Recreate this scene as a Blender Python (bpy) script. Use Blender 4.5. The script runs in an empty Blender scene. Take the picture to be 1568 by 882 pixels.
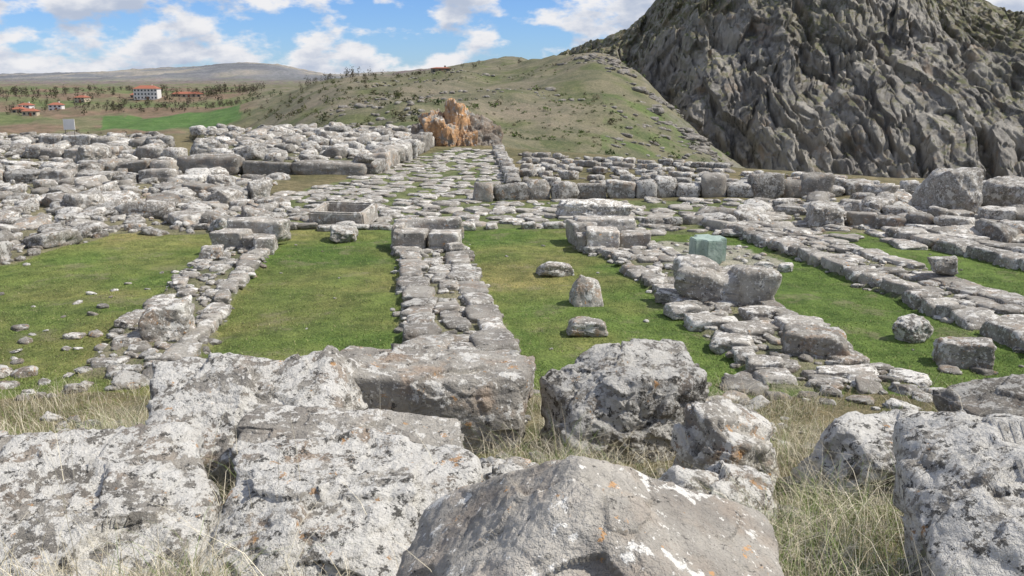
import bpy, bmesh, math, random
import numpy as np
rng=np.random.default_rng(7); random.seed(7)
S=bpy.context.scene
# ------------------------------------------------------------ noise
def _h(ix,iy,iz):
    n=(ix*374761393+iy*668265263+iz*2147483647%4294967291+iz*1274126177)&0xffffffff
    n=((n^(n>>13))*1274126177)&0xffffffff
    n=(n^(n>>16))&0xffff
    return n/32767.5-1.0
def vn(p):
    p=np.asarray(p,float);i=np.floor(p).astype(np.int64);f=p-i;u=f*f*f*(f*(f*6-15)+10)
    x,y,z=i[:,0],i[:,1],i[:,2];r=0
    for dx in(0,1):
        wx=u[:,0] if dx else 1-u[:,0]
        for dy in(0,1):
            wy=u[:,1] if dy else 1-u[:,1]
            for dz in(0,1):
                wz=u[:,2] if dz else 1-u[:,2]
                r=r+wx*wy*wz*_h(x+dx,y+dy,z+dz)
    return r
def fbm(p,o=4,g=.5):
    p=np.asarray(p,float);r=0;a=1;t=0
    for k in range(o):
        r=r+a*vn(p*(2**k)+17.3*k);t+=a;a*=g
    return r/t
def ridge(p,o=4,g=.5):
    p=np.asarray(p,float);r=0;a=1;t=0
    for k in range(o):
        r=r+a*(1-2*np.abs(vn(p*(2**k)+9.1*k)));t+=a;a*=g
    return r/t
def facet(p,tilt=1.):
    # broken-rock facets: one tilted plane per irregular cell
    p=np.asarray(p,float);i=np.floor(p).astype(np.int64);best=np.full(len(p),1e9);val=np.zeros(len(p))
    for dx in(-1,0,1):
        for dy in(-1,0,1):
            for dz in(-1,0,1):
                c=i+np.array([dx,dy,dz]);a,b,d=c[:,0],c[:,1],c[:,2]
                h1=_h(a,b,d);h2=_h(a+57,b,d);h3=_h(a,b+91,d)
                q=p-(c+.5+.42*np.stack([h1,h2,h3],1));D=(q*q).sum(1)
                m=D<best
                v=_h(a,b,d+33)*.5+tilt*(q[:,0]*_h(a+7,b,d)+q[:,1]*_h(a,b+7,d)+q[:,2]*_h(a+3,b+3,d))
                best=np.where(m,D,best);val=np.where(m,v,val)
    return val
def xy3(x,y,s,z=0): return np.stack([x*s,y*s,np.full_like(x,z)],1)
def sst(e0,e1,x):
    t=np.clip((x-e0)/(e1-e0),0,1);return t*t*(3-2*t)
def pip(x,y,poly):
    c=np.zeros(x.shape,bool);n=len(poly);j=n-1
    for i in range(n):
        xi,yi=poly[i];xj,yj=poly[j]
        c^=((yi>y)!=(yj>y))&(x<(xj-xi)*(y-yi)/((yj-yi) if yj!=yi else 1e-9)+xi);j=i
    return c
# ------------------------------------------------------------ mesh helper
def mesh(name,v,f,mat,attrs=None,smooth=True,fm=None,parent=None):
    me=bpy.data.meshes.new(name);v=np.asarray(v,np.float32);f=np.asarray(f,np.int32);k=f.shape[1]
    me.vertices.add(len(v));me.vertices.foreach_set('co',v.ravel())
    me.loops.add(f.size);me.loops.foreach_set('vertex_index',f.ravel())
    me.polygons.add(len(f));me.polygons.foreach_set('loop_start',np.arange(0,f.size,k,dtype=np.int32))
    me.polygons.foreach_set('use_smooth',np.full(len(f),smooth))
    me.update(calc_edges=True)
    for n,a in (attrs or {}).items():
        a=np.asarray(a,np.float32)
        if a.shape[1]==3:a=np.concatenate([a,np.ones((len(a),1),np.float32)],1)
        at=me.color_attributes.new(n,'FLOAT_COLOR','POINT');at.data.foreach_set('color',a.ravel())
    for m in (mat if isinstance(mat,list) else [mat]): me.materials.append(m)
    if fm is not None: me.polygons.foreach_set('material_index',np.asarray(fm,np.int32))
    o=bpy.data.objects.new(name,me);S.collection.objects.link(o)
    if parent:o.parent=parent
    return o
# ------------------------------------------------------------ node helper
class NT:
    def __init__(s,name):
        s.m=bpy.data.materials.new(name);s.m.use_nodes=True;s.t=s.m.node_tree;s.b=s.t.nodes['Principled BSDF']
        s.b.inputs['Roughness'].default_value=.9;s.b.inputs['Specular IOR Level'].default_value=.15
        s.geo=s.t.nodes.new('ShaderNodeNewGeometry')
    def n(s,ty,**k):
        x=s.t.nodes.new(ty)
        for a,b in k.items():setattr(x,a,b)
        return x
    def L(s,a,b):s.t.links.new(a,b)
    def setv(s,sock,v):
        if isinstance(v,bpy.types.NodeSocket):s.L(v,sock)
        elif isinstance(v,tuple) and len(v)==3 and sock.type=='RGBA':sock.default_value=(*v,1)
        else:sock.default_value=v
    def noise(s,sc,det=5,rough=.55,vec=None,dist=0):
        x=s.n('ShaderNodeTexNoise');x.inputs['Scale'].default_value=sc;x.inputs['Detail'].default_value=det
        x.inputs['Roughness'].default_value=rough;x.inputs['Distortion'].default_value=dist
        s.L(vec or s.geo.outputs['Position'],x.inputs['Vector']);return x.outputs[0]
    def vor(s,sc,feat='F1',vec=None):
        x=s.n('ShaderNodeTexVoronoi');x.feature=feat;x.inputs['Scale'].default_value=sc
        s.L(vec or s.geo.outputs['Position'],x.inputs['Vector']);return x.outputs['Distance']
    def ramp(s,f,a,b):
        x=s.n('ShaderNodeMapRange');x.interpolation_type='SMOOTHSTEP';s.setv(x.inputs[0],f);s.setv(x.inputs[1],a);s.setv(x.inputs[2],b);return x.outputs[0]
    def math(s,op,a,b=0.):
        x=s.n('ShaderNodeMath',operation=op);s.setv(x.inputs[0],a);s.setv(x.inputs[1],b);return x.outputs[0]
    def mix(s,f,a,b,bt='MIX'):
        x=s.n('ShaderNodeMix');x.data_type='RGBA';x.blend_type=bt;s.setv(x.inputs[0],f);s.setv(x.inputs[6],a);s.setv(x.inputs[7],b);return x.outputs[2]
    def attr(s,n):
        x=s.n('ShaderNodeVertexColor',layer_name=n);return x.outputs[0]
    def sep(s,c):
        x=s.n('ShaderNodeSeparateColor');s.L(c,x.inputs[0]);return x.outputs
    def gray(s,v):
        x=s.n('ShaderNodeCombineColor')
        for i in range(3):s.L(v,x.inputs[i])
        return x.outputs[0]
    def bump(s,h,dist,st=1.,prev=None):
        x=s.n('ShaderNodeBump');x.inputs['Distance'].default_value=dist;x.inputs['Strength'].default_value=st;s.L(h,x.inputs['Height'])
        if prev:s.L(prev,x.inputs['Normal'])
        return x.outputs[0]
    def nz(s):
        x=s.n('ShaderNodeSeparateXYZ');s.L(s.geo.outputs['Normal'],x.inputs[0]);return x.outputs[2]
    def out(s,col,nrm=None):
        s.setv(s.b.inputs['Base Color'],col)
        if nrm:s.L(nrm,s.b.inputs['Normal'])
        return s.m
# ---- weathered limestone; st = (brightness, lichen amount, warm stain)
def stone_mat(name,k=1.,bk=1.,wlo=.50,wcol=(.37,.25,.16)):
    a=NT(name);st=a.sep(a.attr('st'))
    c=a.mix(a.ramp(a.noise(1.7*k,4),.35,.65),(.235,.216,.188),(.38,.355,.31))
    c=a.mix(a.math('MULTIPLY',a.ramp(a.noise(3.1*k,5,.6),wlo,wlo+.16),a.math('MULTIPLY',st[2],.8)),c,wcol)
    c=a.mix(a.math('MULTIPLY',a.ramp(a.noise(4*k,6,.68),.49,.58),a.math('ADD',.2,a.math('MULTIPLY',st[1],.65))),c,(.14,.132,.117))
    up=a.ramp(a.nz(),-.2,.8)
    amt=a.math('ADD',a.math('MULTIPLY',st[1],.155),a.math('MULTIPLY',up,.03))
    ln=a.noise(4.6*k,7,.68)
    lv=a.ramp(a.math('ADD',ln,amt),.615,.632)
    c=a.mix(a.math('MULTIPLY',lv,.86),c,(.61,.59,.54))
    l2=a.ramp(a.math('ADD',a.noise(19*k,5,.7),a.math('MULTIPLY',st[1],.13)),.62,.64)
    c=a.mix(a.math('MULTIPLY',l2,.85),c,(.64,.62,.57))
    dk=a.math('ADD',a.noise(13*k,7,.78),a.math('MULTIPLY',st[1],.055))
    c=a.mix(a.math('MULTIPLY',a.ramp(dk,.60,.63),.9),c,(.055,.053,.048))
    orr=a.math('ADD',a.noise(7.3*k,6,.72),a.math('MULTIPLY',st[2],.035))
    c=a.mix(a.math('MULTIPLY',a.ramp(orr,.645,.675),.75),c,(.46,.25,.10))
    c=a.mix(1.,c,a.gray(st[0]),'MULTIPLY')
    h1=a.noise(5*k,7,.66);h2=a.noise(40*k,4,.7)
    b=a.bump(h1,.055*bk/k);b=a.bump(h2,.010*bk/k,1.,b);b=a.bump(lv,.005/k,.7,b)
    return a.out(c,b)
M_st=stone_mat('weathered_limestone',1.,1.);M_st2=stone_mat('limestone_far',.5)
# ------------------------------------------------------------ site plan (metres; x east, y north, eye at 0,0,4)
W1L=[(-7.39,21.5),(-6.59,15.7),(-6.04,11.6)];W1R=[(-5.97,22.2),(-5.29,16.7),(-4.5,11.65)]
W2L=[(-2.94,21.97),(-2.14,16.69),(-1.57,12.3)];W2R=[(-1.31,22.25),(-.49,16.69),(.2,12.0)]
W3L=[(1.48,21.7),(2.2,20.04),(2.81,16.42),(3.2,13.21),(3.36,10.75)];W3R=[(3.34,22.25),(4.12,19.89),(4.71,15.67),(5.07,13.03),(5.36,11.0)]
W4L=[(5.36,24.75),(6.0,23.2),(6.84,18.48),(7.4,15.29),(7.76,12.87),(8.01,10.64)];W4R=[(7.02,25.1),(7.8,22.93),(8.5,20.3),(9.0,17.7),(9.3,15.6),(9.4,12.7)]
W5L=[(9.9,22.9),(11.1,18.8),(11.8,16.1)];W5R=[(11.2,24.5),(12.2,20.8),(13,17.8)]
walls=[(W1L,W1R),(W2L,W2R),(W3L,W3R),(W4L,W4R),(W5L,W5R)]
wp=[L+R[::-1] for L,R in walls]
P_grav=[(3.2,22.3),(5.8,22.3),(6.2,19.2),(4.5,18.2),(3.4,18.5)]
P_pave=[(-6.3,24.3),(1.6,24.3),(8.4,22.6),(9.8,30.6),(-1,30.2),(-9,30.5)]
P_street=[(-9,30),(.1,30.2),(-.9,52.6),(-3.3,55.5),(-6.2,46),(-6.3,39.5)]
P_rubL=[(-16,15.5),(-11.4,19.3),(-10.7,23.6),(-6.7,23.6),(-6.4,28),(-9.2,31),(-9.6,38.6),(-22,38.6),(-34,30)]
P_rubBL=[(-22,38.6),(-15,39.4),(-20,51),(-26,67),(-48,67),(-48,40)]
P_terr=[(-14.6,39.3),(-6.4,39.3),(-5.6,56),(-7,67),(-24,67),(-15.5,48)]
P_rubR=[(5.2,25.3),(7.6,23.6),(9.3,23.6),(12.4,21.4),(20,16),(30,22),(22,30),(17.4,33),(9.8,31)]
P_rows=[(.3,32),(10.5,32.2),(17,33),(11,40.5),(.5,51)]
# far relief table
TY=np.array([1,40,60,75,110,150,200,250,300,350,450,600,700,800,1200,2000,3000,4500,9000.])
TA={-1.6:[0,0,0,0,-8,-12,-17,-20,-20,-20,-20,-14,-9,-7,-3,2,24,30,0],
-.58:[0,0,0,0,-8,-12,-17,-20,-20,-20,-20,-14,-9,-7,-3,2,17,20,0],
-.45:[0,0,0,0,-8,-12,-17,-20,-20,-20,-20,-14,-9,-7,-3,2,28,24,0],
-.35:[0,0,0,0,-7,-12,-17,-19,-20,-20,-19,-13,-9,-7,-3,4,54,30,0],
-.305:[0,0,0,0,-6,-10,-14,-16,-17,-16,-14,-11,-8,-6,-2,5,76,30,0],
-.25:[0,0,0,0,-5,-7,-8,-7,-7,-6,-5,-4,-4,-4,-1,4,50,20,0],
-.2:[0,0,0,0,-3,-4,-3,-1,1,3,4,2,0,-4,0,4,22,8,0],
-.1:[0,0,0,-1,-3,-3,-1,1,4,6,7,4,2,2,14,28,24,10,0],
0:[0,0,-3,-6,-8,-6,-2,1,5,8,11,10,8,8,42,20,20,10,0],
.05:[0,0,-4,-8,-10,-8,-3,2,7,11,15,16,14,12,20,20,20,10,0],
.1:[0,0,-5,-10,-13,-9,-3,4,11,15,20,20,16,12,20,20,20,10,0],
.155:[0,-1,-7,-11,-15,-13,-7,1,3,3,2,2,2,2,10,20,20,10,0],
.22:[0,-2,-9,-13,-17,-15,-9,-15,-20,-20,-10,0,0,0,10,20,20,10,0],
.26:[0,-3,-10,-14,-17,-13,-17,-24,-28,-25,-10,0,0,0,10,20,20,10,0],
.4:[0,-5,-12,-17,-24,-28,-30,-30,-30,-30,-20,0,0,0,10,40,110,60,0],
.58:[0,-5,-12,-17,-24,-28,-30,-30,-30,-30,-20,0,0,0,10,90,255,60,0],
1.6:[0,-5,-12,-17,-24,-28,-30,-30,-30,-30,-20,0,0,0,10,60,160,60,0]}
ak=np.array(sorted(TA));GA=np.arange(-1.6,1.601,.01);GL=np.linspace(0,math.log(9000),360)
rows=np.array([np.interp(GL,np.log(TY),TA[k]) for k in ak])
G=np.array([np.interp(GA,ak,rows[:,j]) for j in range(len(GL))])
def blur(A,ax,r):
    k=np.hanning(2*r+3)[1:-1];k/=k.sum();A=np.moveaxis(A,ax,-1)
    P=np.pad(A,[(0,0),(r,r)],mode='edge');o=sum(k[i]*P[:,i:i+A.shape[1]] for i in range(len(k)));return np.moveaxis(o,-1,ax)
G=blur(blur(G,1,3),0,6)
def far(x,y):
    yy=np.clip(y,1,8999);a=np.clip(x/np.maximum(yy,3),-1.599,1.599);ia=(a+1.6)/.01;il=(np.log(yy)/math.log(9000))*359
    i0=np.clip(il.astype(int),0,358);j0=np.clip(ia.astype(int),0,319);fi=il-i0;fj=ia-j0
    return (G[i0,j0]*(1-fi)*(1-fj)+G[i0+1,j0]*fi*(1-fj)+G[i0,j0+1]*(1-fi)*fj+G[i0+1,j0+1]*fi*fj)
EX=np.array([-60,-40,-7,.6,5,11,19.5,40,80.]);EYv=np.array([70,68,66,54,50,42,35.5,26,20.])
def H(x,y,raised=True):
    x=np.atleast_1d(np.asarray(x,float));y=np.atleast_1d(np.asarray(y,float))
    z=np.interp(y,[-30,1,2.5,3.5,4.5,5.5,6.8,8,10,11.5],[2.4,2.1,1.9,1.72,1.5,1.27,1.0,.68,.22,0])
    z=z+fbm(xy3(x,y,.8),3)*.08*(y<40)
    d=(y-np.interp(x,EX,EYv));w=sst(0,14,d)
    if d.max()>0:
        zf=far(x,y)
        g1=sst(70,130,y)
        zf=zf+fbm(xy3(x,y,1/14.),5)*1.5*g1+ridge(xy3(x*1.3,y*.6,1/45.,4),4)*2.6*sst(100,200,y)+fbm(xy3(x,y,1/90.),4)*2.*sst(250,700,y)+ridge(xy3(x,y,1/500.),5)*14*sst(1200,3000,y)
        z=z*(1-w)+w*zf
    if raised:
        m=np.zeros(x.shape,bool)
        for p in wp:m|=pip(x,y,p)
        z=z+m*.07+pip(x,y,P_terr)*.55
    return z
def Hs(x,y):return float(H(x,y)[0])
# ------------------------------------------------------------ ground
nA,nY=900,760
aa=np.linspace(-1.25,1.25,nA)
ys=np.concatenate([np.linspace(-3,34,400),34+np.cumsum(.093*1.0212**np.arange(1,nY-400+1))])
nY=len(ys)
YY,AA=np.meshgrid(ys,aa,indexing='ij');XX=AA*(YY+20)
x=XX.ravel();y=YY.ravel();z=H(x,y)
idx=np.arange(nA*nY).reshape(nY,nA)
fq=np.stack([idx[:-1,:-1],idx[:-1,1:],idx[1:,1:],idx[1:,:-1]],-1).reshape(-1,4)
n1=fbm(xy3(x,y,.9),3);n2=fbm(xy3(x,y,.12,3),4);n3=fbm(xy3(x,y,.03,5),4)
def C(*c):return np.array(c)[None]
def mixc(c,d,m):m=m[:,None];return c*(1-m)+d*m
col=C(.15,.145,.085)+np.zeros((len(x),3))
wx=x+n1*.35;wy=y+fbm(xy3(x,y,.9,7),3)*.35
green=((wy>10.6)&(wy<24.3)&(wx>-11.5+ (wy-19)*-.1)&(wx<26-.2*wy)).astype(float)
col=mixc(C(.18,.16,.09),C(.155,.195,.058)+C(.07,.025,.025)*np.clip(n2*3+n1,-.5,1.2)[:,None],green)
col=mixc(col,C(.19,.17,.10)+0*col,sst(9,3,y+n1)*1.)
wm=np.zeros(x.shape,bool)
for p in wp: wm|=pip(x+n1*.12,y,p)
col=mixc(col,C(.22,.205,.15)+.05*n1[:,None],wm*.8)
col=mixc(col,C(.40,.375,.32),pip(wx,wy,P_grav)*.9)
pv=pip(wx,wy,P_pave)|pip(wx,wy,P_street);col=mixc(col,C(.155,.18,.08),pv*1.)
rb=pip(x,y,P_rubL)|pip(x,y,P_rubBL)|pip(x,y,P_terr)|pip(x,y,P_rubR);col=mixc(col,C(.21,.20,.13),rb*.9)
bd=sst(0,8,y-np.interp(x,EX,EYv))
slope=mixc(C(.155,.15,.098)+0*col,C(.11,.125,.06),sst(-.05,.35,n2))
slope=mixc(slope,C(.19,.17,.13),sst(.0,.35,n3)*.8)
a_=x/np.maximum(y,1)
gp=((y>140)&(y<235)&(a_>.10)&(a_<.24));slope=mixc(slope,C(.095,.14,.045),gp*sst(-.2,.2,n2)*.7)
rk=sst(-.03,.02,a_-np.interp(y,[150,190,235,270,300,330],[.25,.222,.185,.152,.12,.08]))*sst(140,170,y)*(y<420)
slope=mixc(slope,C(.20,.19,.165)+0*slope,rk*sst(-.25,.25,n1+n2)*.9)
fld=mixc(slope,C(.16,.155,.09),np.ones_like(x))
fn=np.sin(y/ (22+0*y)+x*.02)+n3*2;fld=mixc(fld,C(.19,.135,.10),sst(.2,.5,fn)*.9)
fld=mixc(fld,C(.115,.15,.06),sst(-.3,-.7,fn)*.8)
fld=mixc(fld,C(.08,.15,.045),((y+n3*20>400+(a_+.3)*-250)&(y+n3*20<540+(a_+.3)*150)&(a_>-.455)&(a_<-.3)).astype(float))
fld=mixc(fld,C(.09,.14,.055),((y>225)&(y<262)&(a_>-.62)&(a_<-.46)).astype(float))
fld=mixc(fld,C(.20,.135,.105),((y+n3*20>290)&(y+n3*20<400)&(a_>-.8)&(a_<-.4)).astype(float))
slope=mixc(slope,fld,sst(-.27,-.31,a_)*sst(120,190,y))
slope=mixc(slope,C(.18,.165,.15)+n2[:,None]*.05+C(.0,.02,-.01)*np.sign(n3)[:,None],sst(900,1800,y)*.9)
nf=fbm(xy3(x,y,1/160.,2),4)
slope=mixc(slope,C(.195,.205,.23)+nf[:,None]*.16+C(.05,.02,-.03)*sst(-.1,.3,nf)[:,None],sst(1700,2300,y))  # far hills: aerial haze painted into the vertex colour as a bluish grey
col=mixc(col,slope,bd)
g=NT('ground_soil_turf');c=g.attr('col')
c=g.mix(1.,c,g.mix(g.ramp(g.noise(2.2,6,.65),.3,.7),(.68,.72,.7),(1.3,1.25,1.25)),'MULTIPLY')
c=g.mix(1.,c,g.mix(g.ramp(g.noise(.11,8,.7),.35,.65),(.72,.78,.72),(1.25,1.18,1.18)),'MULTIPLY')
c=g.mix(1.,c,g.mix(g.ramp(g.noise(34,4,.7),.35,.65),(.62,.66,.6),(1.35,1.3,1.3)),'MULTIPLY')
c=g.mix(g.math('MULTIPLY',g.ramp(g.noise(.9,8,.72),.53,.65),.5),c,(.25,.22,.135))
nb=g.bump(g.noise(30,4,.7),.03);nb=g.bump(g.noise(1.2,7,.7),.4,.7,nb)
M_gr=g.out(c,nb)
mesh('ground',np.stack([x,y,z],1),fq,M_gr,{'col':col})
# ------------------------------------------------------------ rocks
def ico(n):
    b=bmesh.new();bmesh.ops.create_icosphere(b,subdivisions=n,radius=1);b.verts.ensure_lookup_table()
    v=np.array([q.co for q in b.verts]);f=np.array([[q.index for q in p.verts] for p in b.faces]);b.free();return v,f
ICO={n:ico(n) for n in(2,3,4,5,6,7)}
def rockshape(lv,seed,box=.5,p=14,rough=.07,npl=9,fs=1.6,crack=0.,planes=(),fac=0.,ffs=2.2):
    r=np.random.default_rng(seed);d,f=ICO[lv]
    N=[];Hh=[]
    for ax in range(3):
        for s in(1,-1):
            n=np.zeros(3);n[ax]=s;n+=r.normal(0,.14*(1.2-box),3);n/=np.linalg.norm(n);N.append(n);Hh.append(r.uniform(.88,1.0))
    for i in range(npl):
        n=r.normal(0,1,3);n/=np.linalg.norm(n);N.append(n);Hh.append(r.uniform(.92,1.22)+.35*box*np.abs(n).sum()-.45*box)
    for n,h in planes:
        n=np.array(n,float);N.append(n/np.linalg.norm(n));Hh.append(h)
    N=np.array(N);Hh=np.array(Hh)
    q=np.maximum(d@N.T,0)/Hh
    rr=(q**p).sum(1)**(-1/p)
    o=seed*3.7
    rr=rr*(1+rough*fbm(d*fs+o,5)+rough*.35*fbm(d*fs*4+o,3,.5))
    if fac: rr=rr*(1+fac*facet(d*ffs+o)+fac*.4*facet(d*ffs*2.3+o))
    if crack: rr=rr*(1-crack*np.maximum(0,ridge(d*1.5+o,2)-.72)*3.)
    return d*rr[:,None],f
PR={}
def protos(lv,kind,k):
    key=(lv,kind,k)
    if key not in PR:
        if kind=='r':PR[key]=rockshape(lv,100+k,.25,20,.09,10,fac=.09)
        else:PR[key]=rockshape(lv,300+k,.8,26,.06,7,fac=.05)
    return PR[key]
def rot(v,yaw,tx=0,ty=0):
    cx,sx=math.cos(tx),math.sin(tx);cy,sy=math.cos(ty),math.sin(ty);cz,sz=math.cos(yaw),math.sin(yaw)
    Rx=np.array([[1,0,0],[0,cx,-sx],[0,sx,cx]]);Ry=np.array([[cy,0,sy],[0,1,0],[-sy,0,cy]]);Rz=np.array([[cz,-sz,0],[sz,cz,0],[0,0,1]])
    return v@(Rz@Rx@Ry).T
class Pile:
    def __init__(s):s.v=[];s.f=[];s.a=[];s.n=0
    def add(s,v,f,a):
        s.v.append(v);s.f.append(f+s.n);s.a.append(np.tile(np.array(a)[None],(len(v),1)));s.n+=len(v)
    def stone(s,x,y,full,yaw=None,kind='r',sink=.3,tilt=.12,z=None,st=None,lv=None,zc=None):
        full=np.array(full,float)
        if yaw is None:yaw=rng.uniform(0,6.28)
        if lv is None:
            px=full.max()/max(y,2)
            lv=4 if px>.03 else (3 if px>.012 else 2)
        v,f=protos(lv,kind,int(rng.integers(0,32)))
        if kind=='b' and rng.random()<.5:v=v*np.array([-1,-1,1])
        v=rot(v*full/2*1.06,yaw,rng.normal(0,tilt),rng.normal(0,tilt))
        if zc is None:
            zz=Hs(x,y) if z is None else z
            zc=zz+full[2]*(.5-sink)
        if st is None:st=(rng.uniform(.66,1.25),rng.uniform(.0,.8),rng.uniform(.1,.9))
        s.add(v+np.array([x,y,zc]),f,st)
    def build(s,name,mat=None,smooth=True):
        return mesh(name,np.concatenate(s.v),np.concatenate(s.f),mat or M_st,{'st':np.concatenate(s.a)},smooth)
def along(L,t):
    L=np.array(L);d=np.r_[0,np.cumsum(np.linalg.norm(np.diff(L,axis=0),axis=1))];d/=d[-1]
    return np.array([np.interp(t,d,L[:,0]),np.interp(t,d,L[:,1])])
def length(L):L=np.array(L);return np.linalg.norm(np.diff(L,axis=0),axis=1).sum()
def wallruin(L,R,rows=3,hL=.22,hR=.22,step=.55,fill=.85,name='stone_wall',ragL=.02,ragR=.02,pe=(.95,.95)):
    P=Pile();ln=length(L)
    for r in range(rows):
        s=(r+.5)/rows;edge=(r==0 or r==rows-1);hh=(hL if r==0 else hR) if edge else .03
        rag=ragL if r==0 else (ragR if r==rows-1 else .06)
        t=0
        while t<1:
            st=step*rng.uniform(.5,1.7)*(1 if edge else .65);tm=t+st/2/ln
            if tm>1:break
            a=along(L,tm);b=along(R,tm);w=np.linalg.norm(b-a)/rows
            c=a+(b-a)*(s+rng.normal(0,rag));d=along(L,min(1,tm+.02))-along(L,tm-.02);yaw=math.atan2(d[1],d[0])
            if rng.random()<((pe[0] if r==0 else pe[1]) if edge else fill):
                ww=w*rng.uniform(.7,1.2)*(1 if edge else .8)
                P.stone(c[0],c[1],(st*.97,ww,hh*rng.uniform(.7,1.3)+.13),yaw+rng.normal(0,.12),'b',.50,.02,st=(rng.uniform(.8,1.35),rng.uniform(.0,.5),rng.uniform(0,.5)))
            t+=st/ln
    n=int(ln*30)
    for i in range(n):
        t=rng.random();a=along(L,t);b=along(R,t);c=a+(b-a)*rng.uniform(-.04,1.04);q=rng.uniform(.04,.18)
        P.stone(c[0],c[1],(q*1.4,q,q*.5),kind='r',sink=.2,lv=3)
    return P.build(name)
wallruin(W1L,W1R,4,.03,.09,.5,.35,ragL=.09,pe=(.6,.96))
wallruin(W2L,W2R,3,.09,.09,.62,.4)
wallruin(W3L,W3R,4,.07,.07,.5,.5,ragL=.04,ragR=.06,pe=(.9,.8))
wallruin(W4L,W4R,4,.24,.07,.6,.7)
wallruin(W5L,W5R,3,.24,.12,.6,.85)
def fill(P,poly,sp,smin,smax,flat=(.5,.9),kind='r',prob=1.,sink=.3,pw=2.,tilt=.15,st=None,yaw=None):
    p=np.array(poly);x0,y0=p.min(0);x1,y1=p.max(0)
    gx,gy=np.meshgrid(np.arange(x0,x1,sp),np.arange(y0,y1,sp));gx=gx.ravel()+rng.uniform(-.4,.4,gx.size)*sp;gy=gy.ravel()+rng.uniform(-.4,.4,gy.size)*sp
    m=pip(gx,gy,poly)&(rng.random(gx.size)<prob)&(np.abs(gx)<.66*gy+3);gx=gx[m];gy=gy[m]
    if not len(gx):return
    zz=H(gx,gy)
    for a,b,z0 in zip(gx,gy,zz):
        q=smin+(smax-smin)*rng.random()**pw
        P.stone(a,b,(q*rng.uniform(.9,1.5),q,q*rng.uniform(*flat)),yaw,kind,sink,tilt,z=z0,st=st() if st else None)
# paving
sp_=lambda:(rng.uniform(.85,1.35),rng.uniform(0,.4),rng.uniform(0,.4))
P=Pile();fill(P,P_street,.70,.38,.66,(.16,.24),'b',.9,.47,1,.02,sp_);P.build('paved_street')
P=Pile();fill(P,P_pave,.66,.3,.68,(.2,.3),'b',.85,.45,1.2,.04,sp_);fill(P,P_pave,.8,.1,.3,(.4,.7),'r',.7,.3);P.build('stone_paving')
P=Pile();fill(P,[(8.4,22.4),(13,20),(17,24),(11,30.5),(9.8,30.6)],.75,.35,.75,(.2,.35),'b',.8,.44,1.2,.04,sp_);P.build('stone_paving')
# rubble fields
P=Pile();fill(P,P_rubL,.66,.2,.95,(.35,.7),'r',.85,.33);fill(P,P_rubL,.45,.08,.3,(.5,.8),'r',.6,.3);P.build('stone_rubble')
P=Pile();fill(P,P_rubBL,.85,.25,1.15,(.35,.7),'r',.8,.33);fill(P,P_rubBL,.9,.1,.4,(.35,.7),'r',.6,.33);P.build('stone_rubble')
P=Pile();fill(P,P_terr,.75,.25,1.0,(.35,.8),'r',.8,.3);fill(P,P_terr,.8,.1,.4,(.35,.8),'r',.6,.3);P.build('stone_rubble')
P=Pile();fill(P,P_rubR,.85,.25,1.0,(.4,.75),'r',.7,.3);fill(P,P_rubR,.5,.1,.32,(.5,.8),'r',.5,.3);P.build('stone_rubble')
P=Pile();fill(P,[(-12,13),(-8.5,11.5),(-7.4,15),(-10.9,20),(-14,17)],.6,.05,.2,(.4,.7),'r',.08,.35)
fill(P,[(-7.6,21),(-6.6,15),(-6.3,11),(-8,11),(-8.4,16)],.35,.08,.3,(.3,.5),'r',.35,.4)
fill(P,[(3,12.5),(8,11.8),(8,10),(2,9.5)],.42,.1,.42,(.3,.5),'r',.4,.4)
fill(P,[(-7.5,12.2),(-4.3,12.2),(-4,10.6),(-8,10.4)],.36,.12,.42,(.35,.5),'r',.6,.38)
fill(P,[(-1.8,12.6),(.5,12.4),(.5,10.5),(-1.8,10.5)],.36,.1,.36,(.35,.5),'r',.5,.38)
fill(P,P_grav,.3,.05,.2,(.4,.7),'r',.6,.3);fill(P,[(-8,11),(9,11),(20,24),(-9,24)],1.1,.04,.10,(.5,.7),'r',.3,.3)
P.build('loose_stones')
P=Pile();fill(P,P_rows,.8,.2,.6,(.35,.6),'r',.7,.3);P.build('stone_rubble')
# aligned rows
def row(L,size,gap=.96,h=.5,jit=.05,name='stone_wall',depth=None,kind='b',prob=.95,st=None,P=None,z=None,courses=1,var=1.):
    own=P is None;P=P or Pile();ln=length(L)
    for cs in range(courses):
        t=0
        while t<1:
            s=size*(1+var*rng.uniform(-.42,.5));tm=t+s/2/ln
            if tm>1:break
            c=along(L,tm);d=along(L,min(1,tm+.02))-along(L,tm-.02);hh=h*rng.uniform(.65,1.2)
            if rng.random()<prob:
                z0=(Hs(*c) if z is None else z)+cs*h*.93
                P.stone(c[0]+rng.normal(0,jit),c[1]+rng.normal(0,jit),(s*gap,(depth or size*.8)*rng.uniform(.85,1.15),hh),math.atan2(d[1],d[0])+rng.normal(0,.05),kind,.12,.03,z=z0,st=st() if st else None)
            t+=s/ln
    if own:return P.build(name)
row([(-1.3,30.6),(2.2,31.3),(5.7,31.3),(8.9,31.4),(11.2,31.6)],.85,h=.80,depth=.6,var=.9,prob=.97,gap=1.,jit=.05)
row([(-14.6,39.1),(-6.4,39.1)],2.2,h=1.0,depth=.9,gap=.99,z=-.0,jit=.02,st=lambda:(rng.uniform(.75,.95),.1,.4))
row([(-6.3,39.3),(-5.6,48),(-5.3,56),(-6,62)],1.4,h=1.0,depth=.9,gap=.98,z=0,jit=.04)
row([(.2,31.2),(-.2,41),(-.8,52)],.8,h=.42,depth=.6)
row([(-11.2,24.2),(-7.4,24.4),(-3,24.4),(1.6,24.5),(5.2,25.1)],.55,h=.22,depth=.4,prob=.7,jit=.1)
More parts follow.
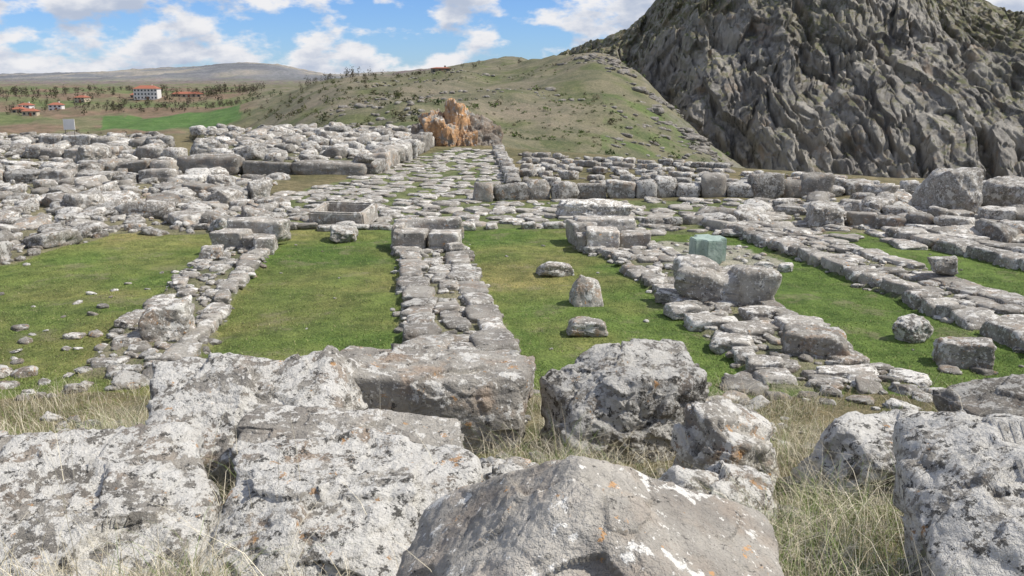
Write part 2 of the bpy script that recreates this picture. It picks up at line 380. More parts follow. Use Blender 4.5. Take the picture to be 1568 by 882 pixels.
for L in ([(.7,48.5),(10.6,41.5)],[(.6,45),(10.8,38.6),(13.4,36)],[(.5,41.8),(10.4,36.2),(14,34.5)],[(.5,38.4),(10,33.9),(13,33)],[(.5,35.2),(9,32.9)]):
    row(L,.6,h=.32,depth=.45,prob=.8,jit=.13)
row([(-26,48),(-17,46)],1.3,h=.7,depth=.8);row([(-30,57),(-21,56)],1.5,h=.7,depth=.9,prob=.8);row([(-20,41),(-15,40)],1.2,h=.6)
row([(-13,32.5),(-9.2,31.2)],1.,h=.5);row([(-22,36),(-12,36.5)],1.1,h=.55,prob=.8)
row([(9,25.5),(16,21)],.8,h=.42,prob=.85,jit=.1);row([(8,27.5),(18,25)],.8,h=.4,prob=.8,jit=.12)
row([(11.2,32),(17,33),(21,31)],1.0,h=.5,kind='r',prob=.85,jit=.15)
row([(-14,61),(-7,60)],1.3,h=.6,z=.5,kind='r',jit=.2)
# ------------------------------------------------------------ individual stones of the ruin
def single(name,x,y,full,yaw=0,kind='r',seed=1,st=(1,.5,.4),tx=0,ty=0,z=None,lv=5,sink=.12,rough=.08,p=18,npl=9):
    v,f=rockshape(lv,seed,.3 if kind=='r' else .8,p,rough,npl if kind=='r' else 4,fac=.06)
    full=np.array(full);v=rot(v*full/2*1.05,yaw,tx,ty)
    zc=(Hs(x,y)+full[2]*(.5-sink)) if z is None else z
    return mesh(name,v+np.array([x,y,zc]),f,M_st,{'st':np.tile([st],(len(v),1))})
B='stone_boulder'
single(B,.9,18.4,(.68,.4,.3),.2,seed=11,st=(1.2,.4,.2))
v,f=rockshape(5,21,.3,14,.08,6,fac=.05);v=v*np.array([.27,.25,.4])*(1-.42*np.clip(v[:,2:3],-.5,1));mesh(B,v+np.array([1.36,15.9,.27]),f,M_st,{'st':np.tile([(1.2,.3,.9)],(len(v),1))})
single(B,1.2,13.8,(.62,.42,.28),0,seed=31,st=(1.15,.2,.9))
single(B,-6.8,19.7,(.5,.4,.36),0,seed=32,st=(1.25,.4,.9))
single(B,-5.45,13.6,(.72,.6,.62),.3,seed=33,st=(1.25,.4,.9),rough=.10)
single(B,4.5,12.6,(.9,.5,.42),-.2,'b',seed=34,st=(.95,.3,.8))
single(B,6.4,13.6,(.52,.45,.42),0.6,seed=35,st=(1.1,.6,.3))
single(B,6.55,12.3,(.72,.45,.4),-.3,'b',seed=36,st=(1.05,.4,.9))
single(B,8.8,17.7,(.5,.4,.36),0,seed=37,z=.35)
single('stone_slab',4.6,11.55,(.8,.35,.14),-.05,'b',seed=38,st=(1.45,.4,.2))
single(B,5.5,19.0,(.4,.3,.2),0,seed=39,st=(1.3,.5,.2));single(B,5.9,18.7,(.3,.25,.2),0,seed=40,st=(1.3,.5,.2))
for i,(a,b,w,d) in enumerate([(3.25,14.2,.7,.5),(3.75,13.7,.75,.6),(4.7,13.9,.8,.65),(3.35,13.0,.6,.45),(4.2,14.6,.6,.5),(3.0,15.0,.55,.5),(3.55,11.9,.5,.4),(2.95,16.1,.5,.45)]):
    single('stone_slab',a,b,(w,d,.22),rng.uniform(-.4,.4),'b',seed=50+i,st=(1.3,.3,.1),sink=.3,lv=4)
# large carved stone lying on the wall
P=Pile()
v,f=rockshape(6,71,.2,8,.08,5,fac=.03);w=v*np.array([.92,.50,.36]);w[:,2]-=.12*np.exp(-((w[:,0]+.02)/.2)**2)*(w[:,2]>0);w=rot(w,-.15,.12,.10);P.add(w+np.array([3.86,15.9,.38]),f,(1.15,.25,.15))
v,f=rockshape(5,72,.2,8,.06,6,fac=.03);w=rot(v*np.array([.38,.34,.26]),.3,.1,-.15);P.add(w+np.array([3.45,16.1,.60]),f,(1.25,.2,.1))
v,f=rockshape(5,73,.3,8,.06,6,fac=.03);w=rot(v*np.array([.37,.50,.46]),.1,.2,.05);P.add(w+np.array([4.38,15.75,.34]),f,(1.25,.2,.15))
P.build('carved_stone_block')
# three base blocks at the wall heads
def base(name,parts):
    P=Pile()
    for i,(x0,y0,w,d,h,zb,b,tt) in enumerate(parts):
        v,f=rockshape(5,int(200+i*7+abs(x0)*10),.95,24,.05,3,fac=.025);v=rot(v*np.array([w,d,h])/2*1.05,rng.normal(0,.05)+tt,rng.normal(0,.02),rng.normal(0,.02))
        P.add(v+np.array([x0,y0,zb+h/2]),f,(b,.2,.3))
    P.build(name)
base('stone_base_block',[(-6.75,21.3,.8,.8,.5,0,1.35,0),(-6.05,21.1,.7,.8,.4,0,1.15,.1),(-6.35,21.9,1.55,.6,.62,.05,1.35,0),(-5.85,20.6,.5,.4,.42,0,1.3,.3)])
base('stone_base_block',[(-2.45,21.3,.8,.75,.5,.0,1.3,0),(-1.62,21.3,.75,.8,.48,.0,1.35,.05),(-2.1,22.1,1.65,.5,.62,.05,1.35,0),(-2.8,21.7,.28,.8,.6,.0,1.2,0),(-1.35,20.6,.4,.35,.3,0,1.4,.4)])
base('stone_base_block',[(1.75,22.1,.6,.9,.6,0,1.1,.1),(2.2,21.3,.8,.7,.52,0,1.75,0),(3.0,21.5,.75,.7,.42,.0,1.15,-.1),(2.4,22.3,1.6,.6,.68,.0,1.35,0),(1.72,21.3,.3,.6,.42,0,1.05,.0)])
single(B,2.4,26.6,(2.1,1.0,.6),0,'b',seed=81,st=(1.6,.4,.1),rough=.16)
for i,(a,b,w,h) in enumerate([(-4.4,22.9,.9,.4),(-9.5,29.5,.9,.6),(-9.0,31.5,.8,.7),(-13.5,28,1.1,.65),(-10.8,33,1.1,.7),(13.7,27.8,1.7,1.5),(12.6,30.6,.9,.6),(8.9,25.1,1.2,.7),(15.9,28.2,1.6,1.1),(17.6,28.6,1.4,1.2),(17,25.8,1.3,.7),(14.9,24.5,1.,.6),(19,27,1.4,1.2),(-21,45,1.6,1.),(-15,44,1.3,.8),(11.3,27.3,1.,.6)]):
    single(B,a,b,(w,w*.75,h),rng.uniform(0,3),'r',seed=90+i,st=(1.05,.4,.3),rough=.12)
# stone basin (hollow trough)
def basin():
    b=bmesh.new();bmesh.ops.create_cube(b,size=1)
    for q in b.verts:q.co.x*=1.65;q.co.y*=1.25;q.co.z*=.50
    top=max(b.faces,key=lambda q:q.calc_center_median().z)
    r=bmesh.ops.inset_region(b,faces=[top],thickness=.22);r=bmesh.ops.extrude_face_region(b,geom=[top])
    vs=[q for q in r['geom'] if isinstance(q,bmesh.types.BMVert)];bmesh.ops.delete(b,geom=[top],context='FACES_ONLY')
    for q in vs:q.co.z-=.36
    bmesh.ops.bevel(b,geom=b.edges[:],offset=.04,segments=2,affect='EDGES')
    bmesh.ops.subdivide_edges(b,edges=b.edges[:],cuts=3,use_grid_fill=True);bmesh.ops.triangulate(b,faces=b.faces[:])
    b.verts.ensure_lookup_table();v=np.array([q.co for q in b.verts]);f=np.array([[q.index for q in p.verts] for p in b.faces]);b.free()
    v=v*(1+.05*fbm(v*2.2,4)[:,None]);v=rot(v,-.2,.13,0)+np.array([-4.85,25.4,.24])
    mesh('stone_basin',v,f,M_st,{'st':np.tile([(1.3,.2,.4)],(len(v),1))},smooth=False)
basin()
# green nephrite block
def greenstone():
    b=bmesh.new();bmesh.ops.create_cube(b,size=1)
    for q in b.verts:q.co.x*=.78;q.co.y*=.74;q.co.z*=.54
    bmesh.ops.bevel(b,geom=[e for e in b.edges if abs(e.verts[0].co.z-e.verts[1].co.z)>.1],offset=.2,segments=5,affect='EDGES')
    bmesh.ops.bevel(b,geom=b.edges[:],offset=.02,segments=2,affect='EDGES');bmesh.ops.triangulate(b,faces=b.faces[:])
    bmesh.ops.subdivide_edges(b,edges=b.edges[:],cuts=2,use_grid_fill=True);bmesh.ops.triangulate(b,faces=b.faces[:])
    b.verts.ensure_lookup_table();v=np.array([q.co for q in b.verts]);f=np.array([[q.index for q in p.verts] for p in b.faces]);b.free()
    v=v*(1+.02*fbm(v*4,3)[:,None]);v=rot(v,.25,.05,0)+np.array([4.46,19.9,.28])
    a=NT('green_nephrite');c=a.mix(a.ramp(a.noise(5,6,.65),.35,.65),(.26,.34,.28),(.38,.46,.39));c=a.mix(a.ramp(a.noise(14,6,.7),.58,.68),c,(.13,.18,.15))
    a.b.inputs['Roughness'].default_value=.5;a.b.inputs['Specular IOR Level'].default_value=.4
    mesh('green_stone_block',v,f,a.out(c,a.bump(a.noise(12,6),.02)),smooth=False)
greenstone()
# ------------------------------------------------------------ foreground blocks
FG=[]
def fg(x,y,w,d,h,top,yaw=0,tx=0,ty=0,seed=1,box=.6,st=(1,.5,.4),lv=7,rough=.06,p=22,npl=8,crack=.04,planes=(),fa=1.):
    FG.append((x,y,w,d,yaw))
    v,f=rockshape(lv,seed,box,p,rough,npl,1.4,crack,planes)
    v=v*np.array([w,d,h])/2*1.04
    nn=v/np.linalg.norm(v,axis=1)[:,None]
    wv=v+.06*np.stack([fbm(v*3+seed+k*9,3) for k in range(3)],1)
    q=facet(wv*np.array([2.3,2.3,3.4])+seed)*.075+facet(wv*6+seed)*.022
    v=v+nn*(fa*q)[:,None]
    v=v+nn*(.014*fbm(v*8+seed,4,.55)+.004*fbm(v*36+seed,2,.6))[:,None]
    v=rot(v,yaw,tx,ty)
    v[:,2]+=top-np.percentile(v[:,2],99.6);v[:,0]+=x;v[:,1]+=y
    mesh('stone_block',v,f,M_st,{'st':np.tile([st],(len(v),1))})
fg(-1.95,6.5,1.55,1.2,.95,1.88,.1,.32,-.10,401,.3,(1.1,.6,.4))
fg(-.68,7.1,1.66,.75,.85,1.75,-.04,.05,.02,402,.95,(1.15,.15,.6),rough=.04,npl=3,fa=.5)
fg(-1.05,5.55,1.35,.55,.30,1.81,-.10,.12,.05,403,.7,(1.15,.2,.2),rough=.05,npl=5,fa=.5)
fg(.95,7.05,1.3,.9,.95,1.78,.30,.08,.05,404,.4,(.85,.75,.2),rough=.08,planes=[((-.6,0,.8),.85)])
fg(1.48,5.85,.62,.55,.7,1.81,.5,.25,.35,405,.2,(1.15,.45,.9),lv=6)
fg(-.90,4.32,1.35,1.25,.95,1.99,-.15,.20,.08,436,.35,(1.05,.85,.6),fa=.8)
fg(-2.2,4.25,1.25,1.3,.95,2.03,.15,.22,.10,407,.45,(1.05,.65,.3),fa=.8)
fg(.27,2.95,1.5,1.4,1.6,2.65,.0,.0,.0,448,.1,(1.45,.02,.22),npl=3,crack=.01,planes=[((-.62,-.05,.78),.50),((.46,-.12,.88),.50),((-.08,-.52,.85),.56),((.1,.62,.78),.55)],fa=.35,rough=.045)
fg(2.35,3.35,1.25,1.15,1.2,2.50,-.25,.10,.05,449,.35,(1.0,.88,.2))
fg(2.68,5.55,1.2,.6,.55,1.77,-.05,.16,.05,410,.4,(1.05,.75,.1),lv=6)
fg(4.35,7.0,1.1,.8,.75,1.57,.1,.05,-.2,411,.4,(.75,.4,.2),lv=6)
fg(-3.3,5.4,.8,.6,.5,1.71,.1,.15,0,412,.4,(1.1,.5,.8),lv=6)
fg(-.02,5.0,.46,.3,.22,1.76,-.4,.1,.15,413,.3,(1.1,.7,.2),lv=5)
fg(-1.75,3.02,.7,.5,.4,1.98,.1,.1,0,414,.4,(1.05,.8,.3),lv=6)
fg(-.75,2.95,.5,.4,.3,1.93,.4,.1,0,424,.4,(1.05,.6,.3),lv=6)
fg(1.2,4.75,.6,.42,.4,1.80,.1,.2,.1,415,.3,(1.1,.6,.3),lv=6)
fg(-4.2,6.4,.5,.4,.3,1.35,.1,.1,0,416,.5,(1,.5,.6),lv=5)
fg(-4.1,4.0,.9,.9,.6,1.95,.3,.1,0,417,.5,(1.1,.7,.3),lv=6);fg(4.0,4.6,1.,.9,.7,2.0,.3,.1,0,419,.5,(1.1,.7,.3),lv=6)
P=Pile()
for i in range(170):
    b=rng.uniform(2.6,10.8);a=rng.uniform(-.62,.62)*b;q=rng.uniform(.04,.15)*(1 if rng.random()<.85 else 1.6);P.stone(a,b,(q*1.4,q,q*.7),kind='r',sink=.3,lv=4)
P.build('loose_stones')
# rock outcrop at the head of the street
P=Pile()
for i,(a,b,w,d,h,top,tl,wm,br) in enumerate([(-4.8,58.2,1.5,2.2,3.0,2.3,-.1,1.25,1.05),(-3.7,58.4,1.8,2.2,4.0,3.0,.12,1.3,1.25),(-2.5,58.8,2.6,2.4,3.4,2.1,.45,.4,.75),(-4.0,57.4,1.6,1.2,2.4,1.5,0,1.3,1.25),(-1.6,58.6,2.2,2,2.2,1.0,.5,.2,.75),(-5.6,58.5,1.3,1.8,2.4,1.5,-.3,.4,.75),(-3.0,57.5,1.4,1.1,1.8,1.0,.2,1.2,1.15)]):
    v,f=rockshape(6,500+i,.05,22,.08,9,2.2,fac=.14,ffs=2.2);v=rot(v*np.array([w,d,h])/2,.3*i,0,tl);v[:,2]+=top-v[:,2].max();P.add(v+np.array([a,b,0]),f,(br,.0,wm))
M_oc=stone_mat('outcrop_rock',.5,1.,.36,(.42,.25,.13))
P.build('rock_outcrop',M_oc)
# ------------------------------------------------------------ cliff mountain
na,nt=800,460
ca=np.concatenate([np.linspace(.05,.66,690),np.linspace(.665,1.1,na-690)]);tt=np.linspace(-.02,1.2,nt)
TT,CA=np.meshgrid(tt,ca,indexing='ij');a=CA.ravel();t=TT.ravel()
yb=np.interp(a,[.05,.1,.155,.22,.3,.58,1.1],[340,292,268,250,243,232,230.])
kt=np.interp(a,[.05,.07,.09,.11,.13,.15,.165,.2,.3,.4,.47,.53,.58,.7,1.1],[.026,.037,.045,.05,.056,.072,.09,.125,.17,.16,.125,.092,.075,.08,.08])
D=115.;ytop=yb+D;zt=4+kt*ytop;zb=-38.
g1=np.where(t<1,1-(1-np.clip(t,0,1))**1.25,1-(t-1)*1.2)
yy=yb+D*np.clip(t,0,2)**1.15;xx=a*(yb+D*.8*t);zz=zb+(zt-zb)*g1
w1=fbm(np.stack([xx/22,yy/22,zz/22],1),4);w2=fbm(np.stack([xx/22,yy/22,zz/22],1)+40,4)
X2=xx+w1*5;Z2=zz+w2*6
q=np.stack([X2/26+Z2/60,yy/60,Z2/90-X2/120],1);dsp=ridge(q,3,.5)*3.4
dsp+=facet(np.stack([X2/15+Z2/50,yy/30,Z2/38-X2/90],1),1.4)*4.4
dsp+=facet(np.stack([X2/6+Z2/24,yy/12,Z2/17],1)+5,1.3)*2.0
dsp+=facet(np.stack([X2/2.6+Z2/10,yy/4,Z2/6.5],1)+9,1.2)*.9
q=np.stack([X2/8+Z2/40,yy/18,Z2/40],1);cr=ridge(q+5,3,.6);dsp-=sst(.5,.85,cr)*3.6
q=np.stack([X2/3+Z2/16,yy/8,Z2/18],1);cr=ridge(q+15,2,.6);dsp-=sst(.5,.95,cr)*1.1
dsp+=fbm(np.stack([xx/3.5,yy/3.5,zz/3.5],1)+31,4,.6)*.8
big=fbm(np.stack([xx/60,yy/60,zz/50],1)+3,3)*6;dsp+=big
fade=sst(0,.12,np.abs(t-1))*.6+.4
dsp*=fade
xx=xx-dsp*.15;yy=yy-dsp*.70;zz=zz+dsp*.5
idx=np.arange(len(a)).reshape(nt,na);fq=np.stack([idx[:-1,:-1],idx[:-1,1:],idx[1:,1:],idx[1:,:-1]],-1).reshape(-1,4)
turf=sst(.66,.95,t+fbm(np.stack([xx/20,yy/20,zz/20],1),4)*.3)*sst(.30,.12,a)+.85*sst(.4,.85,t+fbm(np.stack([xx/25,yy/20,zz/20],1)+9,4)*.4)
turf=np.clip(turf,0,1)
r=NT('cliff_rock');tf=r.sep(r.attr('turf'))
mp=r.n('ShaderNodeMapping');mp.inputs['Scale'].default_value=(1,1,.3);mp.inputs['Rotation'].default_value=(0,.2,0);r.L(r.geo.outputs['Position'],mp.inputs[0]);mv=mp.outputs[0]
c=r.mix(r.ramp(r.noise(.06,7,.65,mv),.40,.60),(.215,.20,.18),(.42,.39,.335))
c=r.mix(r.math('MULTIPLY',r.ramp(r.noise(.5,7,.72,mv),.45,.62),.55),c,(.48,.45,.39))
c=r.mix(r.math('MULTIPLY',r.ramp(r.noise(.33,8,.75,mv),.52,.62),.8),c,(.14,.135,.125))
c=r.mix(r.math('MULTIPLY',r.ramp(r.noise(.12,5,.7),.55,.65),.5),c,(.38,.28,.19))
veg=r.math('MULTIPLY',r.ramp(r.nz(),.5,.85),r.ramp(r.noise(.15,8,.7),.46,.56))
veg=r.math('ADD',r.math('MULTIPLY',veg,.85),r.math('MULTIPLY',tf[0],r.ramp(r.noise(.5,8,.78),.40,.56)));veg=r.math('MINIMUM',veg,1.)
c=r.mix(veg,c,r.mix(r.ramp(r.noise(.4,6),.4,.6),(.22,.195,.13),(.14,.15,.07)))
b=r.bump(r.noise(.45,8,.72,mv),1.3);b=r.bump(r.noise(2.5,5,.75),.3,1,b)
M_cl=r.out(c,b)
mesh('rocky_mountain',np.stack([xx,yy,zz],1),fq,M_cl,{'turf':np.stack([turf]*3,1)})
# ------------------------------------------------------------ shrubs / trees / grass
def leafmat(name,tr=.25):
    a=NT(name);c=a.attr('lc');c=a.mix(1.,c,a.mix(a.noise(3,3),(.7,.7,.7),(1.3,1.3,1.3)),'MULTIPLY');return a.out(c)
M_leaf=leafmat('foliage')
def clumps(name,pts,sizes,colors,nl=60,aspect=1.,trunk=0.):
    V=[];Cc=[]
    for (x0,y0,z0),s,cc in zip(pts,sizes,colors):
        d=rng.normal(0,1,(nl,3));d/=np.linalg.norm(d,axis=1)[:,None];lob=1+.35*vn(d*2.2+x0)[:,None]
        c=d*rng.random((nl,1))**.4*s*.5*lob*np.array([1,1,aspect]);c[:,2]+=s*aspect*.45+trunk*s
        L=s*.16;t3=rng.normal(0,1,(nl,3,3))*L*.6
        tri=c[:,None,:]+t3+np.array([x0,y0,z0]);V.append(tri.reshape(-1,3))
        sh=rng.uniform(.6,1.3,(nl,1));Cc.append(np.repeat(np.array(cc)[None]*sh,3,0))
        if trunk or aspect>1.3:
            w=s*.03;h=s*aspect*.9;q=np.array([[-w,0,0],[w,0,0],[0,0,h],[0,-w,0],[0,w,0],[0,0,h]])+np.array([x0,y0,z0]);V.append(q);Cc.append(np.tile([(.09,.07,.05)],(6,1)))
    V=np.concatenate(V);Cc=np.concatenate(Cc);mesh(name,V,np.arange(len(V)).reshape(-1,3),M_leaf,{'lc':Cc},smooth=False)
n=1900;yy=rng.uniform(70,340,n);aa_=rng.uniform(-.2,.25,n);xx=aa_*yy
ok=(fbm(xy3(xx,yy,.04,2),2)>-.2)&((yy-np.interp(xx,EX,EYv))>10);xx=xx[ok];yy=yy[ok];zz=H(xx,yy)
sz=rng.uniform(.35,1.1,len(xx))*np.where(rng.random(len(xx))<.10,2.1,1.)
cl=[(.10,.14,.04) if rng.random()<.45 else ((.13,.115,.07) if rng.random()<.6 else (.055,.08,.03)) for _ in xx]
clumps('shrubs',list(zip(xx,yy,zz-.1)),sz,cl,42,.65)
P=Pile();n=1500;yy=rng.uniform(75,330,n);aa_=rng.uniform(-.2,.25,n);xx=aa_*yy
ok=(fbm(xy3(xx,yy,.03,8),3)>.02)&((yy-np.interp(xx,EX,EYv))>12);xx=xx[ok];yy=yy[ok];zz=H(xx,yy)
for a0,b0,c0 in zip(xx,yy,zz):
    q=rng.uniform(.25,1.2)*(1+.8*(rng.random()<.1));P.stone(a0,b0,(q*1.5,q,q*.6),z=c0,lv=2,sink=.4,st=(.75,.1,.3))
# crags breaking through the turf near the mountain
for i in range(420):
    b0=rng.uniform(175,320);a0=np.interp(b0,[175,190,235,270,300,320],[.235,.222,.185,.152,.118,.095])-abs(rng.normal(0,.022))+.008;a0*=b0
    if vn(np.array([[a0*.09,b0*.09,3.]]))[0]<-.1:continue
    q=rng.uniform(.3,1.5)*(1+.8*(rng.random()<.15));P.stone(a0,b0,(q*2.0,q*1.5,q*.7),z=Hs(a0,b0),lv=3,sink=.5,st=(.7,.05,.35))
P.build('hillside_rocks',M_st2)
pts=[];sz=[];cl=[]
def trees(x0,x1,y0,y1,n,s0,s1,cs):
    for i in range(n):
        a0=rng.uniform(x0,x1);b0=rng.uniform(y0,y1);a0*=b0;pts.append((a0,b0,Hs(a0,b0)));sz.append(rng.uniform(s0,s1));cl.append(cs[int(rng.integers(len(cs)))])
br=[(.11,.09,.07),(.08,.07,.05),(.09,.09,.05)]
trees(-.66,-.28,640,900,260,2.5,5,br);trees(-.62,-.25,540,640,80,2,4.5,br+[(.05,.07,.03)]);trees(-.46,-.28,545,580,60,2,4,br)
trees(-.8,-.4,250,420,60,1.2,3.2,br);trees(-.3,.02,380,460,60,1,2.4,br);trees(-.8,-.42,275,290,60,2,3.6,br)
clumps('distant_trees',pts,sz,cl,45,1.2,.1)
pts=[];sz=[];cl=[]
trees(-.235,-.15,420,470,26,1.4,2.4,br);trees(-.41,-.33,665,720,30,2.5,3.8,br);trees(-.35,-.27,690,740,30,2.5,3.8,br)
clumps('poplar_trees',pts,sz,cl,50,2.2,.1)
pts=[];sz=[];cl=[];trees(-.30,-.1,140,420,170,.8,2.2,[(.07,.08,.035),(.10,.09,.05),(.11,.12,.05)]);clumps('shrubs',pts,sz,cl,45,.8)
# blades
def blades(name,px,py,hgt,wid,lean,colr,curl=1.,pz=None,dirbias=None):
    n=len(px);pz=H(px,py)-.01 if pz is None else pz
    th=rng.uniform(0,2*np.pi,n);
    if dirbias is not None: th=dirbias+rng.normal(0,1.1,n)
    dx,dy=np.cos(th),np.sin(th);ph=th+np.pi/2+rng.normal(0,.5,n);wx_,wy_=np.cos(ph),np.sin(ph)
    base=np.stack([px,py,pz],1);V=np.zeros((n,7,3))
    for k,s in enumerate((0,.35,.7,1.)):
        o=lean*hgt*(s**(1+curl));zz=hgt*s*np.sqrt(np.clip(1-(lean*s)**2*.6,.1,1))
        c=base+np.stack([dx*o,dy*o,zz],1);w=wid*(1-s*.75)
        if k<3:
            V[:,2*k]=c-np.stack([wx_*w,wy_*w,0*w],1)/2;V[:,2*k+1]=c+np.stack([wx_*w,wy_*w,0*w],1)/2
        else:V[:,6]=c
    F=np.array([[0,1,3],[0,3,2],[2,3,5],[2,5,4],[4,5,6]])
    f=(np.arange(n)[:,None,None]*7+F[None]).reshape(-1,3);mesh(name,V.reshape(-1,3),f,M_leaf,{'lc':np.repeat(colr,7,0)},smooth=True)
def cols(n,opts,pr):
    o=np.array(opts)[rng.choice(len(opts),n,p=pr)];return o*rng.uniform(.7,1.3,(n,1))
def inrock(px,py):
    m=np.zeros(px.shape,bool)
    for (x0,y0,w0,d0,yw) in FG:
        dx=px-x0;dy=py-y0;u=dx*math.cos(yw)+dy*math.sin(yw);v=-dx*math.sin(yw)+dy*math.cos(yw)
        m|=(np.abs(u)<w0*.42)&(np.abs(v)<d0*.42)
    return m
n=110000;py=11+13*rng.random(n)**1.35;px=rng.uniform(-.68,.68,n)*py
m=np.ones(n,bool)
for p in wp:m&=~pip(px,py,p)|(rng.random(n)<.3)
m&=(px>-11.6)&~pip(px,py,P_rubR)&~pip(px,py,P_grav)&(fbm(xy3(px,py,1.3,4),3)>-.35)
px=px[m];py=py[m];n=len(px)
blades('grass',px,py,rng.uniform(.015,.05,n),rng.uniform(.008,.016,n),rng.uniform(.3,1.,n),cols(n,[(.19,.25,.07),(.23,.28,.095),(.34,.30,.16)],[.53,.34,.13]))
n=75000;py=rng.uniform(2.2,11.8,n);px=rng.uniform(-.68,.68,n)*(py+.6);d=fbm(xy3(px,py,1.1,1),3)
m=(d+rng.normal(0,.15,n)>-.12)&~inrock(px,py);px=px[m];py=py[m];n=len(px)
blades('grass',px,py,rng.uniform(.03,.11,n),rng.uniform(.003,.006,n),rng.uniform(.2,.9,n),cols(n,[(.15,.215,.055),(.20,.25,.085),(.36,.31,.19)],[.52,.28,.20]))
n=52000;py=rng.uniform(2.2,10.8,n);px=rng.uniform(-.68,.68,n)*(py+.6);d=fbm(xy3(px,py,1.5,6),3)
m=(d+rng.normal(0,.12,n)>.08)&~inrock(px,py);px=px[m];py=py[m];n=len(px)
blades('dry_grass',px,py,rng.uniform(.08,.36,n),rng.uniform(.0025,.0045,n),rng.uniform(.4,1.4,n),cols(n,[(.52,.46,.32),(.42,.36,.245),(.66,.60,.46)],[.5,.25,.25]))
# taller tussocks between the near blocks
cx=[(1.15,3.9),(1.5,3.6),(1.35,4.4),(1.7,4.3),(1.25,3.3),(1.6,3.0),(1.3,2.7),(.55,5.4),(.4,6.0),(1.9,5.0),(-1.55,3.7),(-1.5,3.3),(-1.55,4.6),(-2.9,6.2),(-3.4,7.2),(-.1,5.6),(-2.6,6.9),(2.2,4.6),(3.0,6.3),(2.2,6.6),(-3.8,8)]
pxl=[];pyl=[]
for a0,b0 in cx:
    k=620;pxl.append(rng.normal(a0,.15,k));pyl.append(rng.normal(b0,.17,k))
px=np.concatenate(pxl);py=np.concatenate(pyl);m=~inrock(px,py);px=px[m];py=py[m];n=len(px)
blades('dry_grass',px,py,rng.uniform(.12,.30,n)*(1+.9*(rng.random(n)<.25)),rng.uniform(.0025,.0042,n),rng.uniform(.3,1.5,n),cols(n,[(.54,.48,.34),(.42,.37,.26),(.16,.22,.065),(.68,.62,.48)],[.30,.15,.35,.20]),curl=1.3)
n=260;py=rng.uniform(2.8,9,n);px=rng.uniform(-.6,.6,n)*py
blades('dry_stalks',px,py,rng.uniform(.35,.85,n),np.full(n,.0045),rng.uniform(.05,1.1,n),cols(n,[(.66,.60,.45)],[1.]),curl=1.5)
# ------------------------------------------------------------ buildings
def flat(name,col,sc=2):
    a=NT(name);return a.out(a.mix(a.noise(sc,4),tuple(q*.85 for q in col),tuple(q*1.12 for q in col)))
M_w=flat('white_render',(.72,.70,.66));M_c=flat('cream_render',(.5,.42,.32));M_r=flat('roof_tiles',(.33,.13,.085));M_win=flat('window_glass',(.05,.06,.07));M_stw=flat('rough_masonry',(.28,.25,.2))
def box(name,c,s,mat,par):
    v=np.array([[i,j,k] for i in(-.5,.5) for j in(-.5,.5) for k in(-.5,.5)])*np.array(s)+np.array(c)
    f=[[0,1,3,2],[4,6,7,5],[0,4,5,1],[2,3,7,6],[0,2,6,4],[1,5,7,3]];o=mesh(name,v,f,mat,smooth=False,parent=par);return o
def house(name,x0,y0,w,d,h,floors,nw,wall,yaw=0,roofh=2.,zoff=-.5):
    e=bpy.data.objects.new(name,None);S.collection.objects.link(e);e.location=(x0,y0,Hs(x0,y0)+zoff);e.rotation_euler[2]=yaw
    box('walls',(0,0,h/2),(w,d,h),wall,e)
    o=.6;v=np.array([[-w/2-o,-d/2-o,h],[w/2+o,-d/2-o,h],[w/2+o,d/2+o,h],[-w/2-o,d/2+o,h],[-w/2+d*.35,0,h+roofh],[w/2-d*.35,0,h+roofh]])
    me=bpy.data.meshes.new('roof');me.from_pydata(v.tolist(),[],[(0,1,5,4),(1,2,5),(2,3,4,5),(3,0,4),(3,2,1,0)]);me.materials.append(M_r);r=bpy.data.objects.new('roof',me);S.collection.objects.link(r);r.parent=e
    fh=h/floors
    for i in range(floors):
        for j in range(nw):
            xx=-w/2+(j+.5)*w/nw
            box('window',(xx,-d/2-.03,fh*(i+.55)),(w/nw*.45,.12,fh*.45),M_win,e)
    box('door',(w*.08,-d/2-.05,1.05),(1.2,.16,2.1),M_r,e);box('chimney',(w*.2,d*.1,h+roofh*.9),(.8,.8,1.6),wall,e)
house('white_building',-273,680,17,11,8,3,7,M_w,.1,2.4)
house('red_roof_house',-252,705,22,8,3,1,6,M_c,.1,1.6)
house('red_roof_house',-290,700,8,7,3.2,1,3,M_c,.3,1.5);house('red_roof_house',-308,650,8,7,3.6,2,3,M_c,-.2,1.5)
house('red_roof_house',-297,590,8,7,4,2,3,M_w,.2,1.5);house('red_roof_house',-322,600,8,6,4,2,3,M_w,-.1,1.5)
house('red_roof_house',-285,535,8,6,3,1,3,M_c,.2,1.5);house('red_roof_house',-305,560,7,6,3,1,2,M_c,0,1.5)
house('stone_house',-33,425,9,6,2.6,1,3,M_stw,0,.5)
e=bpy.data.objects.new('information_sign',None);S.collection.objects.link(e);e.location=(-29.8,60.6,Hs(-29.8,60.6)+.25)
box('panel',(0,0,.95),(.75,.05,.7),M_w,e);box('post_left',(-.3,.04,.4),(.05,.05,1.0),M_stw,e);box('post_right',(.3,.04,.4),(.05,.05,1.0),M_stw,e)
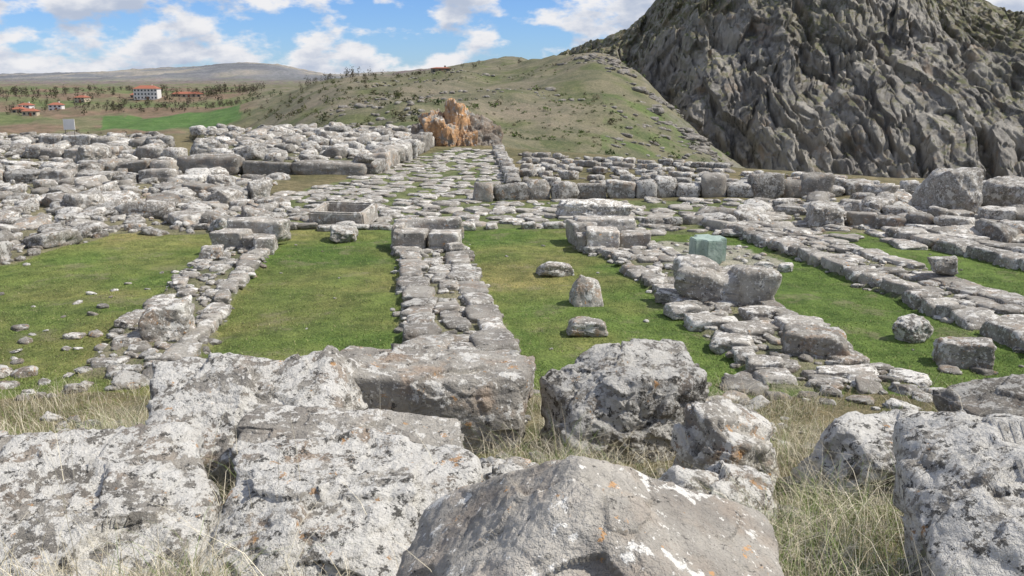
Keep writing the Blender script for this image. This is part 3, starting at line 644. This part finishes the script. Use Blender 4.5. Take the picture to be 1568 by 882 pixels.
# ------------------------------------------------------------ light, sky, camera
sun_dir=np.array([.85,-.02,1.08]);sun_dir/=np.linalg.norm(sun_dir)
elev=math.asin(sun_dir[2]);azi=math.atan2(sun_dir[0],sun_dir[1])
ld=bpy.data.lights.new('sun','SUN');ld.energy=5.0;ld.angle=math.radians(.53);ld.color=(1,.95,.87)
lo=bpy.data.objects.new('sun',ld);S.collection.objects.link(lo)
from mathutils import Vector
lo.rotation_euler=Vector(sun_dir).to_track_quat('Z','Y').to_euler()
w=bpy.data.worlds.new('World');S.world=w;w.use_nodes=True;t=w.node_tree;bg=t.nodes['Background']
sk=t.nodes.new('ShaderNodeTexSky');sk.sky_type='NISHITA';sk.sun_disc=False;sk.sun_elevation=elev;sk.sun_rotation=azi;sk.altitude=1000;sk.dust_density=.3;sk.ozone_density=3.
tc=t.nodes.new('ShaderNodeTexCoord')
def wn(ty,**k):
    x=t.nodes.new(ty)
    for a,b in k.items():setattr(x,a,b)
    return x
def cloudnoise(off):
    m=wn('ShaderNodeMapping');m.inputs['Scale'].default_value=(10,10,21);m.inputs['Location'].default_value=(3.3,1.7,off);t.links.new(tc.outputs['Generated'],m.inputs[0])
    n=wn('ShaderNodeTexNoise');n.inputs['Scale'].default_value=1;n.inputs['Detail'].default_value=9;n.inputs['Roughness'].default_value=.56;t.links.new(m.outputs[0],n.inputs[0]);return n.outputs[0]
n0=cloudnoise(0);n1_=cloudnoise(.32)
def mr(f,a,b):
    x=wn('ShaderNodeMapRange');x.interpolation_type='SMOOTHSTEP';x.inputs[1].default_value=a;x.inputs[2].default_value=b;t.links.new(f,x.inputs[0]);return x.outputs[0]
dens=mr(n0,.44,.535);shade=mr(n1_,.43,.62)
tn=wn('ShaderNodeMix');tn.data_type='RGBA';tn.blend_type='MULTIPLY';tn.inputs[0].default_value=1;t.links.new(sk.outputs[0],tn.inputs[6]);tn.inputs[7].default_value=(.60,.82,1.22,1)
cc=wn('ShaderNodeMix');cc.data_type='RGBA';t.links.new(shade,cc.inputs[0]);cc.inputs[6].default_value=(7.9,7.9,8.1,1);cc.inputs[7].default_value=(4.3,4.9,6.1,1)
mx=wn('ShaderNodeMix');mx.data_type='RGBA';t.links.new(dens,mx.inputs[0]);t.links.new(tn.outputs[2],mx.inputs[6]);t.links.new(cc.outputs[2],mx.inputs[7])
t.links.new(mx.outputs[2],bg.inputs[0]);bg.inputs[1].default_value=.11
cd=bpy.data.cameras.new('camera');cd.sensor_width=36;cd.lens=36*1358/1568;cd.clip_end=20000;cd.clip_start=.05
co=bpy.data.objects.new('camera',cd);S.collection.objects.link(co);co.location=(0,0,4);co.rotation_euler=(math.radians(90-13.1),0,0);S.camera=co
S.view_settings.view_transform='Standard';S.view_settings.look='None';S.view_settings.exposure=0
